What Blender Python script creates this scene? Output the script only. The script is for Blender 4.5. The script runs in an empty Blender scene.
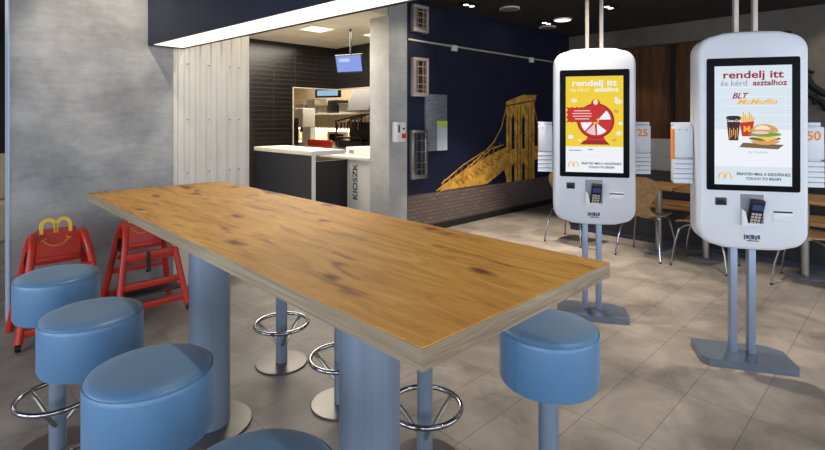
import bpy, bmesh, math, random
from mathutils import Vector, Matrix
random.seed(7)
PI = math.pi
S = bpy.context.scene
C = S.collection

# ------------------------------------------------------------------ materials
def srgb(r, g, b):
    def f(c):
        c /= 255.0
        return c / 12.92 if c <= 0.04045 else ((c + 0.055) / 1.055) ** 2.4
    return (f(r), f(g), f(b), 1.0)

def nmat(name):
    m = bpy.data.materials.new(name); m.use_nodes = True
    nt = m.node_tree
    return m, nt, nt.nodes['Principled BSDF']

def mat(name, rgb, rough=0.5, metal=0.0, var=0.06, nscale=6.0, bump=0.0, bscale=60.0, spec=0.5, coat=0.0, stretch=None):
    m, nt, b = nmat(name)
    N, L = nt.nodes, nt.links
    col = srgb(*rgb)
    tc = N.new('ShaderNodeTexCoord'); mp = N.new('ShaderNodeMapping')
    L.new(tc.outputs['Object'], mp.inputs['Vector'])
    if stretch: mp.inputs['Scale'].default_value = stretch
    nz = N.new('ShaderNodeTexNoise'); nz.inputs['Scale'].default_value = nscale; nz.inputs['Detail'].default_value = 5
    L.new(mp.outputs[0], nz.inputs['Vector'])
    rp = N.new('ShaderNodeValToRGB')
    rp.color_ramp.elements[0].position = 0.3; rp.color_ramp.elements[1].position = 0.7
    rp.color_ramp.elements[0].color = tuple(max(0, c * (1 - var * 2)) for c in col[:3]) + (1,)
    rp.color_ramp.elements[1].color = tuple(min(1, c * (1 + var * 2)) for c in col[:3]) + (1,)
    L.new(nz.outputs['Fac'], rp.inputs['Fac']); L.new(rp.outputs[0], b.inputs['Base Color'])
    b.inputs['Roughness'].default_value = rough; b.inputs['Metallic'].default_value = metal
    b.inputs['Specular IOR Level'].default_value = spec; b.inputs['Coat Weight'].default_value = coat
    if bump:
        n2 = N.new('ShaderNodeTexNoise'); n2.inputs['Scale'].default_value = bscale; n2.inputs['Detail'].default_value = 4
        L.new(mp.outputs[0], n2.inputs['Vector'])
        bp = N.new('ShaderNodeBump'); bp.inputs['Strength'].default_value = bump; bp.inputs['Distance'].default_value = 0.01
        L.new(n2.outputs['Fac'], bp.inputs['Height']); L.new(bp.outputs[0], b.inputs['Normal'])
    return m

def emit(name, rgb, strength=1.0, noise=0.0):
    m, nt, b = nmat(name)
    N, L = nt.nodes, nt.links
    b.inputs['Base Color'].default_value = (0.01, 0.01, 0.01, 1)
    b.inputs['Roughness'].default_value = 0.4; b.inputs['Specular IOR Level'].default_value = .12
    b.inputs['Emission Color'].default_value = srgb(*rgb)
    b.inputs['Emission Strength'].default_value = strength
    return m

def concrete(name, c1, c2, scale=1.3, rough=0.7, speck=0.25):
    m, nt, b = nmat(name); N, L = nt.nodes, nt.links
    tc = N.new('ShaderNodeTexCoord')
    n1 = N.new('ShaderNodeTexNoise'); n1.inputs['Scale'].default_value = scale; n1.inputs['Detail'].default_value = 9; n1.inputs['Roughness'].default_value = 0.62; n1.inputs['Distortion'].default_value = 0.05
    L.new(tc.outputs['Object'], n1.inputs['Vector'])
    rp = N.new('ShaderNodeValToRGB'); e = rp.color_ramp.elements
    e[0].position = 0.33; e[1].position = 0.68; e[0].color = srgb(*c1); e[1].color = srgb(*c2)
    L.new(n1.outputs['Fac'], rp.inputs['Fac'])
    mp = N.new('ShaderNodeMapping'); mp.inputs['Scale'].default_value = (6, 6, 34)
    L.new(tc.outputs['Object'], mp.inputs['Vector'])
    n2 = N.new('ShaderNodeTexNoise'); n2.inputs['Scale'].default_value = 1.0; n2.inputs['Detail'].default_value = 6; n2.inputs['Roughness'].default_value = 0.7
    L.new(mp.outputs[0], n2.inputs['Vector'])
    mx = N.new('ShaderNodeMix'); mx.data_type = 'RGBA'; mx.blend_type = 'OVERLAY'; mx.inputs['Factor'].default_value = speck
    L.new(rp.outputs[0], mx.inputs['A']); L.new(n2.outputs['Color'], mx.inputs['B'])
    bw = N.new('ShaderNodeRGBToBW'); L.new(n2.outputs['Color'], bw.inputs[0])
    L.new(bw.outputs[0], mx.inputs['B'])
    L.new(mx.outputs['Result'], b.inputs['Base Color'])
    b.inputs['Roughness'].default_value = rough
    return m

def floor_mat():
    m, nt, b = nmat('floor_tile'); N, L = nt.nodes, nt.links
    tc = N.new('ShaderNodeTexCoord')
    mp = N.new('ShaderNodeMapping'); mp.inputs['Location'].default_value = (-2.36, 0.0075, 0)
    L.new(tc.outputs['Object'], mp.inputs['Vector'])
    br = N.new('ShaderNodeTexBrick'); br.offset = 0.0; br.squash = 1
    br.inputs['Scale'].default_value = 1; br.inputs['Brick Width'].default_value = 0.6; br.inputs['Row Height'].default_value = 0.3
    br.inputs['Mortar Size'].default_value = 0.0022; br.inputs['Mortar Smooth'].default_value = 0.3
    br.inputs['Color1'].default_value = (0.47, 0.47, 0.47, 1); br.inputs['Color2'].default_value = (0.53, 0.53, 0.53, 1); br.inputs['Mortar'].default_value = (0.13, 0.13, 0.13, 1)
    L.new(mp.outputs[0], br.inputs['Vector'])
    n1 = N.new('ShaderNodeTexNoise'); n1.inputs['Scale'].default_value = 2.6; n1.inputs['Detail'].default_value = 8; n1.inputs['Roughness'].default_value = 0.62; n1.inputs['Distortion'].default_value = .5
    L.new(tc.outputs['Object'], n1.inputs['Vector'])
    rp = N.new('ShaderNodeValToRGB'); e = rp.color_ramp.elements
    e[0].position = .32; e[1].position = .68; e[0].color = srgb(112, 106, 101); e[1].color = srgb(162, 154, 147)
    L.new(n1.outputs['Fac'], rp.inputs['Fac'])
    mx = N.new('ShaderNodeMix'); mx.data_type = 'RGBA'; mx.blend_type = 'OVERLAY'; mx.inputs['Factor'].default_value = 0.75
    L.new(rp.outputs[0], mx.inputs['A']); L.new(br.outputs['Color'], mx.inputs['B'])
    L.new(mx.outputs['Result'], b.inputs['Base Color'])
    rr = N.new('ShaderNodeMapRange'); rr.inputs['To Min'].default_value = 0.38; rr.inputs['To Max'].default_value = 0.6
    L.new(n1.outputs['Fac'], rr.inputs['Value']); L.new(rr.outputs[0], b.inputs['Roughness'])
    b.inputs['Specular IOR Level'].default_value = 0.4
    return m

def oak_mat(name, dark, mid, light, knots=True, grain=(14, 1.1, 14), rough=0.42):
    """oak with grain along local Y"""
    m, nt, b = nmat(name); N, L = nt.nodes, nt.links
    tc = N.new('ShaderNodeTexCoord')
    mp = N.new('ShaderNodeMapping'); mp.inputs['Scale'].default_value = grain
    L.new(tc.outputs['Object'], mp.inputs['Vector'])
    n1 = N.new('ShaderNodeTexNoise'); n1.inputs['Scale'].default_value = 1; n1.inputs['Detail'].default_value = 10; n1.inputs['Roughness'].default_value = .68; n1.inputs['Distortion'].default_value = 1.2
    L.new(mp.outputs[0], n1.inputs['Vector'])
    rp = N.new('ShaderNodeValToRGB'); e = rp.color_ramp.elements
    e[0].position = .30; e[1].position = .72; e[0].color = srgb(*dark); e[1].color = srgb(*light)
    k = rp.color_ramp.elements.new(.5); k.color = srgb(*mid)
    L.new(n1.outputs['Fac'], rp.inputs['Fac'])
    out = rp.outputs[0]
    # broad tone patches
    nb = N.new('ShaderNodeTexNoise'); nb.inputs['Scale'].default_value = 1; nb.inputs['Detail'].default_value = 3
    mb_ = N.new('ShaderNodeMapping'); mb_.inputs['Scale'].default_value = (4.2, 1.3, 4)
    L.new(tc.outputs['Object'], mb_.inputs['Vector']); L.new(mb_.outputs[0], nb.inputs['Vector'])
    mx = N.new('ShaderNodeMix'); mx.data_type = 'RGBA'; mx.blend_type = 'OVERLAY'; mx.inputs['Factor'].default_value = .22
    L.new(out, mx.inputs['A']); L.new(nb.outputs['Fac'], mx.inputs['B']); out = mx.outputs['Result']
    if knots:
        # dark split lines: thin level set of a stretched noise, only inside patches
        m3 = N.new('ShaderNodeMapping'); m3.inputs['Scale'].default_value = (17, 2.6, 5); m3.inputs['Location'].default_value = (3.1, 1.7, 0); m3.inputs['Rotation'].default_value = (0, 0, 0.05)
        L.new(tc.outputs['Object'], m3.inputs['Vector'])
        n3 = N.new('ShaderNodeTexNoise'); n3.inputs['Scale'].default_value = 1.0; n3.inputs['Detail'].default_value = 7; n3.inputs['Roughness'].default_value = .5; n3.inputs['Distortion'].default_value = .6
        L.new(m3.outputs[0], n3.inputs['Vector'])
        r3 = N.new('ShaderNodeValToRGB'); q = r3.color_ramp.elements
        q[0].position = .565; q[0].color = (0, 0, 0, 1); q[1].position = .68; q[1].color = (1, 1, 1, 1)
        L.new(n3.outputs['Fac'], r3.inputs['Fac'])
        m4 = N.new('ShaderNodeMapping'); m4.inputs['Scale'].default_value = (5.5, 2.3, 5); m4.inputs['Location'].default_value = (0.4, 7.3, 0)
        L.new(tc.outputs['Object'], m4.inputs['Vector'])
        n4 = N.new('ShaderNodeTexNoise'); n4.inputs['Scale'].default_value = 1.0; n4.inputs['Detail'].default_value = 3
        L.new(m4.outputs[0], n4.inputs['Vector'])
        r4 = N.new('ShaderNodeValToRGB'); w = r4.color_ramp.elements; w[0].position = .46; w[1].position = .56
        L.new(n4.outputs['Fac'], r4.inputs['Fac'])
        mu = N.new('ShaderNodeMath'); mu.operation = 'MULTIPLY'
        L.new(r3.outputs[0], mu.inputs[0]); L.new(r4.outputs[0], mu.inputs[1])
        # knots
        m5 = N.new('ShaderNodeMapping'); m5.inputs['Scale'].default_value = (3.6, 1.6, 4); m5.inputs['Location'].default_value = (.3, .9, 0)
        L.new(tc.outputs['Object'], m5.inputs['Vector'])
        nd = N.new('ShaderNodeTexNoise'); nd.inputs['Scale'].default_value = 4
        L.new(m5.outputs[0], nd.inputs['Vector'])
        ad = N.new('ShaderNodeMix'); ad.data_type = 'RGBA'; ad.blend_type = 'ADD'; ad.inputs['Factor'].default_value = .22
        L.new(m5.outputs[0], ad.inputs['A']); L.new(nd.outputs['Color'], ad.inputs['B'])
        vo = N.new('ShaderNodeTexVoronoi'); vo.voronoi_dimensions = '2D'; vo.inputs['Scale'].default_value = 1.0
        L.new(ad.outputs['Result'], vo.inputs['Vector'])
        r5 = N.new('ShaderNodeValToRGB'); w = r5.color_ramp.elements
        w[0].position = .03; w[0].color = (1, 1, 1, 1); w[1].position = .10; w[1].color = (0, 0, 0, 1)
        L.new(vo.outputs['Distance'], r5.inputs['Fac'])
        mxm = N.new('ShaderNodeMath'); mxm.operation = 'MAXIMUM'
        L.new(mu.outputs[0], mxm.inputs[0]); L.new(r5.outputs[0], mxm.inputs[1])
        sc = N.new('ShaderNodeMath'); sc.operation = 'MULTIPLY'; sc.inputs[1].default_value = .92
        L.new(mxm.outputs[0], sc.inputs[0])
        m6 = N.new('ShaderNodeMix'); m6.data_type = 'RGBA'; m6.inputs['B'].default_value = srgb(96, 56, 24)
        L.new(sc.outputs[0], m6.inputs['Factor']); L.new(out, m6.inputs['A']); out = m6.outputs['Result']
    L.new(out, b.inputs['Base Color'])
    b.inputs['Roughness'].default_value = rough; b.inputs['Specular IOR Level'].default_value = .3
    bp = N.new('ShaderNodeBump'); bp.inputs['Strength'].default_value = .06; bp.inputs['Distance'].default_value = .005
    L.new(n1.outputs['Fac'], bp.inputs['Height']); L.new(bp.outputs[0], b.inputs['Normal'])
    return m

def brick_mat(name, c1, c2, mortar, bw, rh, ms, axis='XZ', rough=.4, offset=.5, bump=.3):
    m, nt, b = nmat(name); N, L = nt.nodes, nt.links
    tc = N.new('ShaderNodeTexCoord'); sp = N.new('ShaderNodeSeparateXYZ'); cb = N.new('ShaderNodeCombineXYZ')
    L.new(tc.outputs['Object'], sp.inputs[0])
    ad = N.new('ShaderNodeMath'); ad.operation = 'ADD'
    L.new(sp.outputs['X'], ad.inputs[0]); L.new(sp.outputs['Y'], ad.inputs[1])
    L.new(ad.outputs[0], cb.inputs['X']); L.new(sp.outputs['Z'], cb.inputs['Y'])
    br = N.new('ShaderNodeTexBrick'); br.offset = offset
    br.inputs['Scale'].default_value = 1; br.inputs['Brick Width'].default_value = bw; br.inputs['Row Height'].default_value = rh
    br.inputs['Mortar Size'].default_value = ms
    br.inputs['Color1'].default_value = srgb(*c1); br.inputs['Color2'].default_value = srgb(*c2); br.inputs['Mortar'].default_value = srgb(*mortar)
    L.new(cb.outputs[0], br.inputs['Vector']); L.new(br.outputs['Color'], b.inputs['Base Color'])
    b.inputs['Roughness'].default_value = rough
    bp = N.new('ShaderNodeBump'); bp.inputs['Strength'].default_value = bump; bp.invert = True
    L.new(br.outputs['Fac'], bp.inputs['Height']); L.new(bp.outputs[0], b.inputs['Normal'])
    return m

def gold_mat():
    m, nt, b = nmat('mural_gold'); N, L = nt.nodes, nt.links
    tc = N.new('ShaderNodeTexCoord'); n = N.new('ShaderNodeTexNoise'); n.inputs['Scale'].default_value = 7; n.inputs['Detail'].default_value = 9; n.inputs['Roughness'].default_value = .75
    L.new(tc.outputs['Object'], n.inputs['Vector'])
    rp = N.new('ShaderNodeValToRGB'); e = rp.color_ramp.elements
    e[0].position = .38; e[1].position = .62; e[0].color = srgb(150, 108, 40); e[1].color = srgb(230, 176, 72)
    L.new(n.outputs['Fac'], rp.inputs['Fac']); L.new(rp.outputs[0], b.inputs['Base Color']); b.inputs['Roughness'].default_value = .6
    return m

M = {}
M['floor'] = floor_mat()
M['concrete'] = concrete('concrete_wall', (118, 118, 121), (176, 175, 173), scale=1.9, speck=.35)
M['concrete_dark'] = concrete('concrete_far', (88, 82, 76), (120, 112, 103), scale=1.2)
M['pier'] = concrete('concrete_pier', (156, 157, 160), (190, 189, 185), scale=2.0)
M['oak'] = oak_mat('oak_top', (178, 122, 50), (210, 155, 74), (228, 178, 98), grain=(24, 3.2, 14), rough=.58)
M['oak_edge'] = oak_mat('oak_edge', (118, 100, 78), (156, 138, 114), (180, 164, 138), knots=False, grain=(3, 1.2, 60))
M['oak_small'] = oak_mat('oak_small', (150, 104, 58), (190, 142, 88), (212, 170, 116), knots=False)
M['ply'] = oak_mat('plywood_shell', (124, 96, 66), (152, 122, 88), (170, 142, 108), knots=False)
M['wood_dark'] = oak_mat('wood_panelling', (58, 36, 18), (92, 58, 30), (126, 84, 44), knots=False, grain=(2, 9, .6), rough=.5)
M['blue'] = mat('blue_vinyl', (80, 124, 164), .40, bump=.08, bscale=140, var=.03, spec=.8)
M['blue'].node_tree.nodes['Principled BSDF'].inputs['Sheen Weight'].default_value = .18
M['blue'].node_tree.nodes['Principled BSDF'].inputs['Sheen Roughness'].default_value = .5
M['blue_seam'] = mat('blue_seam', (84, 126, 160), .6)
M['steel_blue'] = mat('brushed_blue_steel', (134, 149, 168), .32, metal=.35, var=.03, stretch=(40, 40, 1), nscale=2)
M['chrome'] = mat('chrome', (168, 168, 174), .16, metal=1, var=.02)
M['disc'] = mat('polished_base_steel', (96, 92, 90), .33, metal=.35, var=.04)
M['steel'] = mat('stainless_steel', (175, 172, 166), .32, metal=.9, var=.06)
M['kiosk_leg'] = mat('kiosk_leg_paint', (146, 160, 182), .38, metal=.35, var=.02)
M['kiosk_base'] = mat('kiosk_base_paint', (112, 124, 142), .3, metal=.4, var=.02)
M['kiosk_white'] = mat('kiosk_white', (226, 228, 234), .35, var=.01)
M['kiosk_grey'] = mat('kiosk_seam_grey', (128, 132, 142), .4, var=.01)
M['white'] = mat('white_paint', (226, 224, 218), .5, var=.015)
M['panel_white'] = mat('ribbed_panel_paint', (216, 210, 198), .42, var=.02)
M['worktop'] = mat('cream_worktop', (225, 220, 208), .3, var=.02)
M['navy'] = mat('navy_paint', (22, 30, 48), .45, var=.05)
M['navy_wall'] = mat('navy_mural_ground', (11, 19, 46), .5, var=.12, nscale=1.5)
M['black'] = mat('black_plastic', (16, 17, 19), .35, var=.03)
M['black_matt'] = mat('black_matt', (20, 19, 19), .75, var=.05)
M['black_gloss'] = mat('black_glass', (5, 7, 12), .25, var=.01, spec=.06)
M['grey'] = mat('grey_plastic', (120, 122, 128), .45)
M['lightblue_trim'] = mat('pale_blue_trim', (178, 194, 212), .45, var=.02)
M['red'] = mat('red_plastic', (196, 46, 27), .38, var=.04)
M['yellow'] = mat('yellow_plastic', (244, 196, 60), .4, var=.02)
M['orange'] = mat('orange_print', (238, 148, 50), .5, var=.02)
M['ceil'] = mat('dark_ceiling_paint', (38, 33, 29), .9, var=.1, bump=.1)
M['kceil'] = mat('kitchen_ceiling_tile', (232, 222, 202), .6, var=.06, nscale=2.5)
M['tile'] = brick_mat('dark_brown_tile', (15, 13, 13), (21, 18, 17), (46, 42, 40), .40, .075, .0035, rough=.28, offset=0.0)
M['stone'] = brick_mat('mural_stone_print', (112, 98, 92), (98, 85, 82), (84, 73, 72), .13, .05, .008, rough=.7, bump=0)
M['gold'] = gold_mat()
M['gold_dark'] = mat('mural_gold_deep', (96, 66, 26), .6, var=.2, nscale=20)  # darker gold print for the bridge lines
M['bench'] = mat('dark_bench_vinyl', (26, 26, 32), .5)
M['bench_grey'] = mat('grey_bench_fabric', (150, 150, 148), .8, bump=.2, bscale=200)
M['plinth'] = mat('blue_grey_plinth', (52, 60, 76), .5)
M['poster_grey'] = mat('poster_grey', (112, 120, 128), .6, var=.15, nscale=14, stretch=(1, 1, 4))
M['poster_white'] = mat('poster_white', (182, 196, 208), .5, var=.03)
M['lime'] = mat('lime_strip', (196, 205, 70), .5)
M['brown'] = mat('dark_copper', (84, 46, 26), .45, metal=.3, var=.3, nscale=18)
M['frame_white'] = mat('frame_pale_metal', (190, 178, 168), .4, metal=.3)
M['label_blue'] = mat('label_blue', (50, 74, 122), .5)
M['keys'] = mat('key_grey', (196, 186, 178), .5)
M['red_label'] = mat('red_label', (200, 50, 44), .5)
M['cream'] = mat('cream_kitchen_wall', (196, 180, 152), .5, var=.05)
M['amber'] = mat('amber_bottle', (206, 140, 40), .3)
M['fabric_beige'] = mat('beige_fabric', (196, 176, 150), .8)

E_LIGHT = emit('lamp_diffuser', (255, 246, 224), 1.5)
E_SPOT = emit('spot_glow', (255, 244, 225), 5.0)
E_KPANEL = emit('kitchen_lamp_panel', (255, 238, 205), 2.0)

# ------------------------------------------------------------------ mesh builder
class MB:
    def __init__(self, default=None):
        self.bm = bmesh.new(); self.mats = []; self.default = default; self.T = Matrix.Identity(4); self.smooth = False
    def mi(self, m):
        m = m or self.default
        if m not in self.mats: self.mats.append(m)
        return self.mats.index(m)
    def v(self, p): return self.bm.verts.new(self.T @ Vector(p))
    def f(self, vs, m=None, smooth=False):
        try: fc = self.bm.faces.new(vs)
        except ValueError: return None
        fc.material_index = self.mi(m); fc.smooth = smooth; return fc
    def poly(self, pts, m=None): return self.f([self.v(p) for p in pts], m)
    def box(self, x0, x1, y0, y1, z0, z1, m=None, bevel=0.0, seg=2):
        tmp = bmesh.new(); r = bmesh.ops.create_cube(tmp, size=1)
        for w in tmp.verts:
            w.co = Vector(((x0 + x1) / 2 + w.co.x * (x1 - x0), (y0 + y1) / 2 + w.co.y * (y1 - y0), (z0 + z1) / 2 + w.co.z * (z1 - z0)))
        if bevel: bmesh.ops.bevel(tmp, geom=tmp.edges[:], offset=bevel, segments=seg, profile=.5, affect='EDGES')
        self.merge(tmp, m, smooth=False); return self
    def merge(self, tmp, m, smooth=False):
        mp = {}
        for w in tmp.verts: mp[w] = self.v(w.co)
        for fc in tmp.faces: self.f([mp[w] for w in fc.verts], m, smooth)
        tmp.free()
    def ring(self, pts): return [self.v(p) for p in pts]
    def loft(self, rings, m=None, closed=True, cap=True, smooth=True):
        R = [self.ring(r) for r in rings]
        n = len(R[0])
        for a, b in zip(R, R[1:]):
            for i in range(n if closed else n - 1):
                j = (i + 1) % n
                self.f([a[i], a[j], b[j], b[i]], m, smooth)
        if cap:
            self.f(list(reversed(R[0])), m); self.f(R[-1], m)
        return self
    def lathe(self, prof, c=(0, 0), seg=40, m=None, cap=True, smooth=True):
        rings = [[(c[0] + r * math.cos(2 * PI * i / seg), c[1] + r * math.sin(2 * PI * i / seg), z) for i in range(seg)] for r, z in prof]
        return self.loft(rings, m, True, cap, smooth)
    def cyl(self, c, r, z0, z1, seg=32, m=None): return self.lathe([(r, z0), (r, z1)], c, seg, m)
    def tube(self, pts, r, seg=10, m=None, closed=False, flat=1.0, up=None):
        pts = [Vector(p) for p in pts]; n = len(pts); rings = []
        U = Vector(up) if up else None
        prev = None
        for i, p in enumerate(pts):
            if closed: t = pts[(i + 1) % n] - pts[i - 1]
            else: t = pts[min(i + 1, n - 1)] - pts[max(i - 1, 0)]
            t.normalize()
            ref = U or prev or (Vector((0, 0, 1)) if abs(t.z) < .9 else Vector((1, 0, 0)))
            a = (ref - t * ref.dot(t))
            if a.length < 1e-4: a = Vector((0, 1, 0)) - t * t.y
            a.normalize(); b = t.cross(a); prev = a
            rings.append([p + a * (r * math.cos(2 * PI * k / seg)) + b * (r * flat * math.sin(2 * PI * k / seg)) for k in range(seg)])
        if closed:
            R = [self.ring(q) for q in rings]
            for i in range(n):
                A, B = R[i], R[(i + 1) % n]
                for k in range(seg): self.f([A[k], A[(k + 1) % seg], B[(k + 1) % seg], B[k]], m, True)
            return self
        return self.loft(rings, m)
    def prism(self, pts, d0, d1, axis='y', m=None, m_side=None, smooth=False):
        """outline (p,q) pushed along an axis; axis 'y': (x,z), 'x': (y,z), 'z': (x,y)"""
        def P(p, q, d): return {'y': (p, d, q), 'x': (d, p, q), 'z': (p, q, d)}[axis]
        A = [self.v(P(p, q, d0)) for p, q in pts]; B = [self.v(P(p, q, d1)) for p, q in pts]
        self.f(A, m); self.f(list(reversed(B)), m); n = len(pts)
        for i in range(n): self.f([A[i], B[i], B[(i + 1) % n], A[(i + 1) % n]], m_side or m, smooth)
        return self
    def flat(self, pts, y, m):  # outline in x,z at depth y, facing -y
        return self.poly([(p, y, q) for p, q in pts], m)
    def text(self, s, size, x, z, y, m, align='CENTER', bold=0.0, shear=0.0, sx=1.0, extrude=0.0, rot=0.0, plane=None):
        cu = bpy.data.curves.new('t', 'FONT'); cu.body = s; cu.size = size; cu.align_x = align; cu.align_y = 'CENTER'
        cu.offset = bold; cu.shear = shear; cu.extrude = extrude; cu.resolution_u = 3
        ob = bpy.data.objects.new('t', cu); C.objects.link(ob)
        dg = bpy.context.evaluated_depsgraph_get()
        me = bpy.data.meshes.new_from_object(ob.evaluated_get(dg))
        tmp = bmesh.new(); tmp.from_mesh(me)
        R = Matrix.Rotation(rot, 3, 'Z')
        for w in tmp.verts:
            q = R @ Vector((w.co.x * sx, w.co.y, w.co.z))
            w.co = Vector((x + q.x, y - q.z, z + q.y))
        self.merge(tmp, m)
        bpy.data.objects.remove(ob); bpy.data.meshes.remove(me)
        return self
    def build(self, name, parent=None, loc=None, fix=True, **props):
        if fix: bmesh.ops.recalc_face_normals(self.bm, faces=self.bm.faces[:])
        me = bpy.data.meshes.new(name); self.bm.to_mesh(me); self.bm.free()
        for m in self.mats: me.materials.append(m)
        me.set_sharp_from_angle(angle=math.radians(38))
        o = bpy.data.objects.new(name, me); C.objects.link(o)
        if parent: o.parent = parent
        if loc: o.location = loc
        for k, v in props.items(): o[k] = v
        return o

def thing(name, label, cat, loc=(0, 0, 0), rz=0.0, group=None):
    o = bpy.data.objects.new(name, None); C.objects.link(o); o.empty_display_size = .1
    o.location = loc; o.rotation_euler = (0, 0, rz); o['label'] = label; o['category'] = cat
    if group: o['group'] = group
    return o

def tree_copy(o, label=None, loc=None, rz=None):
    def rec(s, par):
        c = s.copy(); C.objects.link(c); c.parent = par
        for ch in list(s.children): rec(ch, c)
        return c
    r = rec(o, None)
    if label: r['label'] = label
    if loc: r.location = loc
    if rz is not None: r.rotation_euler = (0, 0, rz)
    return r

def arc(cx, cy, r, a0, a1, n=8, ry=None):
    ry = ry or r
    return [(cx + r * math.cos(a0 + (a1 - a0) * i / n), cy + ry * math.sin(a0 + (a1 - a0) * i / n)) for i in range(n + 1)]

def rrect(x0, x1, z0, z1, r, n=6):
    return arc(x1 - r, z1 - r, r, 0, PI / 2, n) + arc(x0 + r, z1 - r, r, PI / 2, PI, n) + arc(x0 + r, z0 + r, r, PI, 1.5 * PI, n) + arc(x1 - r, z0 + r, r, 1.5 * PI, 2 * PI, n)

def struct(name, mb, loc=None): return mb.build(name, None, loc, kind='structure')

# ------------------------------------------------------------------ room shell
CH = 3.05
WB = 4.6      # face of the concrete / mural wall
struct('floor', MB(M['floor']).box(-3.4, 8.9, -3.8, 12.6, -.12, 0))
struct('ceiling', MB(M['ceil']).box(-3.4, 8.9, -3.8, 4.6, CH, CH + .12).box(-3.4, 2.1, 4.6, 12.6, CH, CH + .12).box(2.1, 8.9, 4.6, 12.6, CH, CH + .12))
struct('wall_concrete', MB(M['concrete']).box(.416, 1.54, WB, WB + .20, 0, CH))
struct('trim_1', MB(M['lightblue_trim']).box(.407, .4155, WB - .004, WB + .204, 0, CH))
# ribbed white panel wall: trapezoid ribs
rb = MB(M['panel_white'])
outl = [(1.541, WB + .20), (1.541, WB + .02)]
x = 1.60; k = 0
while x < 2.24:
    outl += [(x - .022, WB + .02), (x - .012, WB - .001), (x + .028, WB - .001), (x + .04, WB + .02)]
    x += .098; k += 1
outl += [(2.257, WB + .02), (2.257, WB + .20)]
rb.prism(outl, 0.0, CH, axis='z')
for x in (1.665, 1.86, 2.055, 2.15):
    for z in (1.02, 1.5, 2.0):
        rb.lathe([(.006, -.003), (.006, .003)], (0, 0), 8) if False else rb.box(x - .004, x + .004, WB - .003, WB + .019, z - .004, z + .004, M['grey'])
struct('wall_ribbed', rb)
struct('wall_pier', MB(M['pier']).box(4.08, 4.39, WB, WB + .37, 0, CH))
struct('wall_mural', MB(M['navy']).box(4.3905, 8.6, WB + .012, WB + .15, 0, CH))
struct('wall_header', MB(M['kceil']).box(2.258, 4.079, WB + .02, WB + .12, 2.80, CH))
struct('baseboard_mural', MB(M['black_matt']).box(4.391, 8.6, WB - .02, WB - .001, 0, .085))
# far wall: concrete band over a timber clad recess, concrete again on the right
fw = MB(M['concrete_dark'])
fw.box(8.6, 8.9, 1.25, WB + .15, 2.74, CH); fw.box(8.6, 8.9, -3.8, 1.25, 0, CH)
struct('wall_far', fw)
wd = MB(M['wood_dark']); wd.box(8.85, 8.9, 1.25, WB + .15, 0, 2.739)
wd.box(8.75, 8.852, 2.83, 2.87, 0, 2.739, M['black_matt'])
for y in (1.7, 2.27, 3.4, 3.95): wd.box(8.842, 8.852, y - .004, y + .004, 0, 2.74, M['black_matt'])
struct('wall_timber', wd)
# back and left walls with window openings (behind the photographer)
wl = MB(M['white'])
wl.box(-3.4, -3.25, -3.8, 12.6, 0, .5); wl.box(-3.4, -3.25, -3.8, 12.6, 2.75, CH)
for y in (-3.8, -.9, 2.0, 4.9, 8.2, 12.3): wl.box(-3.4, -3.25, y, y + .3, .5, 2.75)
struct('wall_window_left', wl)
wr = MB(M['white'])
wr.box(-3.25, 8.9, -3.8, -3.65, 0, .5); wr.box(-3.25, 8.9, -3.8, -3.65, 2.75, CH)
for x in (-3.25, -.4, 2.6, 5.6, 8.6): wr.box(x, x + .3, -3.8, -3.65, .5, 2.75)
struct('wall_window_back', wr)
for i, (y0, y1) in enumerate([(-3.5, -.9), (-.6, 2.0), (2.3, 4.9)]):
    f = MB(M['grey'])
    for a, b_, c, d in [(y0, y1, .5, .56), (y0, y1, 2.69, 2.75), (y0, y0 + .05, .56, 2.69), (y1 - .05, y1, .56, 2.69), ((y0 + y1) / 2 - .025, (y0 + y1) / 2 + .025, .56, 2.69)]:
        f.box(-3.36, -3.30, a, b_, c, d)
    struct('window_%d' % (i + 1), f)
for i, (x0, x1) in enumerate([(-2.95, -.4), (-.1, 2.6), (2.9, 5.6), (5.9, 8.6)]):
    f = MB(M['grey'])
    for a, b_, c, d in [(x0, x1, .5, .56), (x0, x1, 2.69, 2.75), (x0, x0 + .05, .56, 2.69), (x1 - .05, x1, .56, 2.69), ((x0 + x1) / 2 - .025, (x0 + x1) / 2 + .025, .56, 2.69)]:
        f.box(a, b_, -3.76, -3.70, c, d)
    struct('window_%d' % (i + 4), f)
# space behind the concrete wall
struct('wall_rear', MB(M['black_matt']).box(-3.25, 2.1, 10.7, 10.85, 0, CH))
struct('wall_kitchen_side', MB(M['white']).box(2.1, 2.25, WB + .281, 12.3, 0, CH))
# kitchen nook
struct('ceiling_kitchen', MB(M['kceil']).box(2.258, 5.40, WB + .121, 7.5, 2.80, 2.88).box(5.45, 7.3, WB + .16, 12.3, 2.80, 2.88).box(2.258, 5.45, 7.6, 12.3, 2.80, 2.88))
t = MB(M['tile'])
t.box(2.258, 4.45, 7.5, 7.6, 0, 2.80); t.box(4.45, 5.35, 7.5, 7.6, 2.06, 2.80); t.box(5.35, 5.45, WB + .16, 7.6, 2.06, 2.80)
t.box(5.35, 5.45, WB + .16, 6.0, 0, 2.06)
struct('wall_tiled', t)
ot = MB(M['frame_white'])
ot.box(4.452, 4.47, 7.495, 7.605, 0, 2.058); ot.box(4.47, 5.45, 7.495, 7.53, 2.04, 2.058); ot.box(5.345, 5.38, 6.0, 7.495, 2.04, 2.058)
struct('trim_2', ot)
struct('wall_kitchen_back', MB(M['cream']).box(7.3, 7.4, WB + .16, 12.3, 0, 2.88))
struct('wall_kitchen_end', MB(M['cream']).box(2.26, 7.4, 12.3, 12.4, 0, 2.88))

# ------------------------------------------------------------------ navy beam with light strip
ang = math.atan2(.0814, .9967)
beam = thing('linear_lamp', 'long navy box beam overhead with a glowing white light strip underneath', 'lamp', (1.33, 4.585, 2.13), ang)
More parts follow.
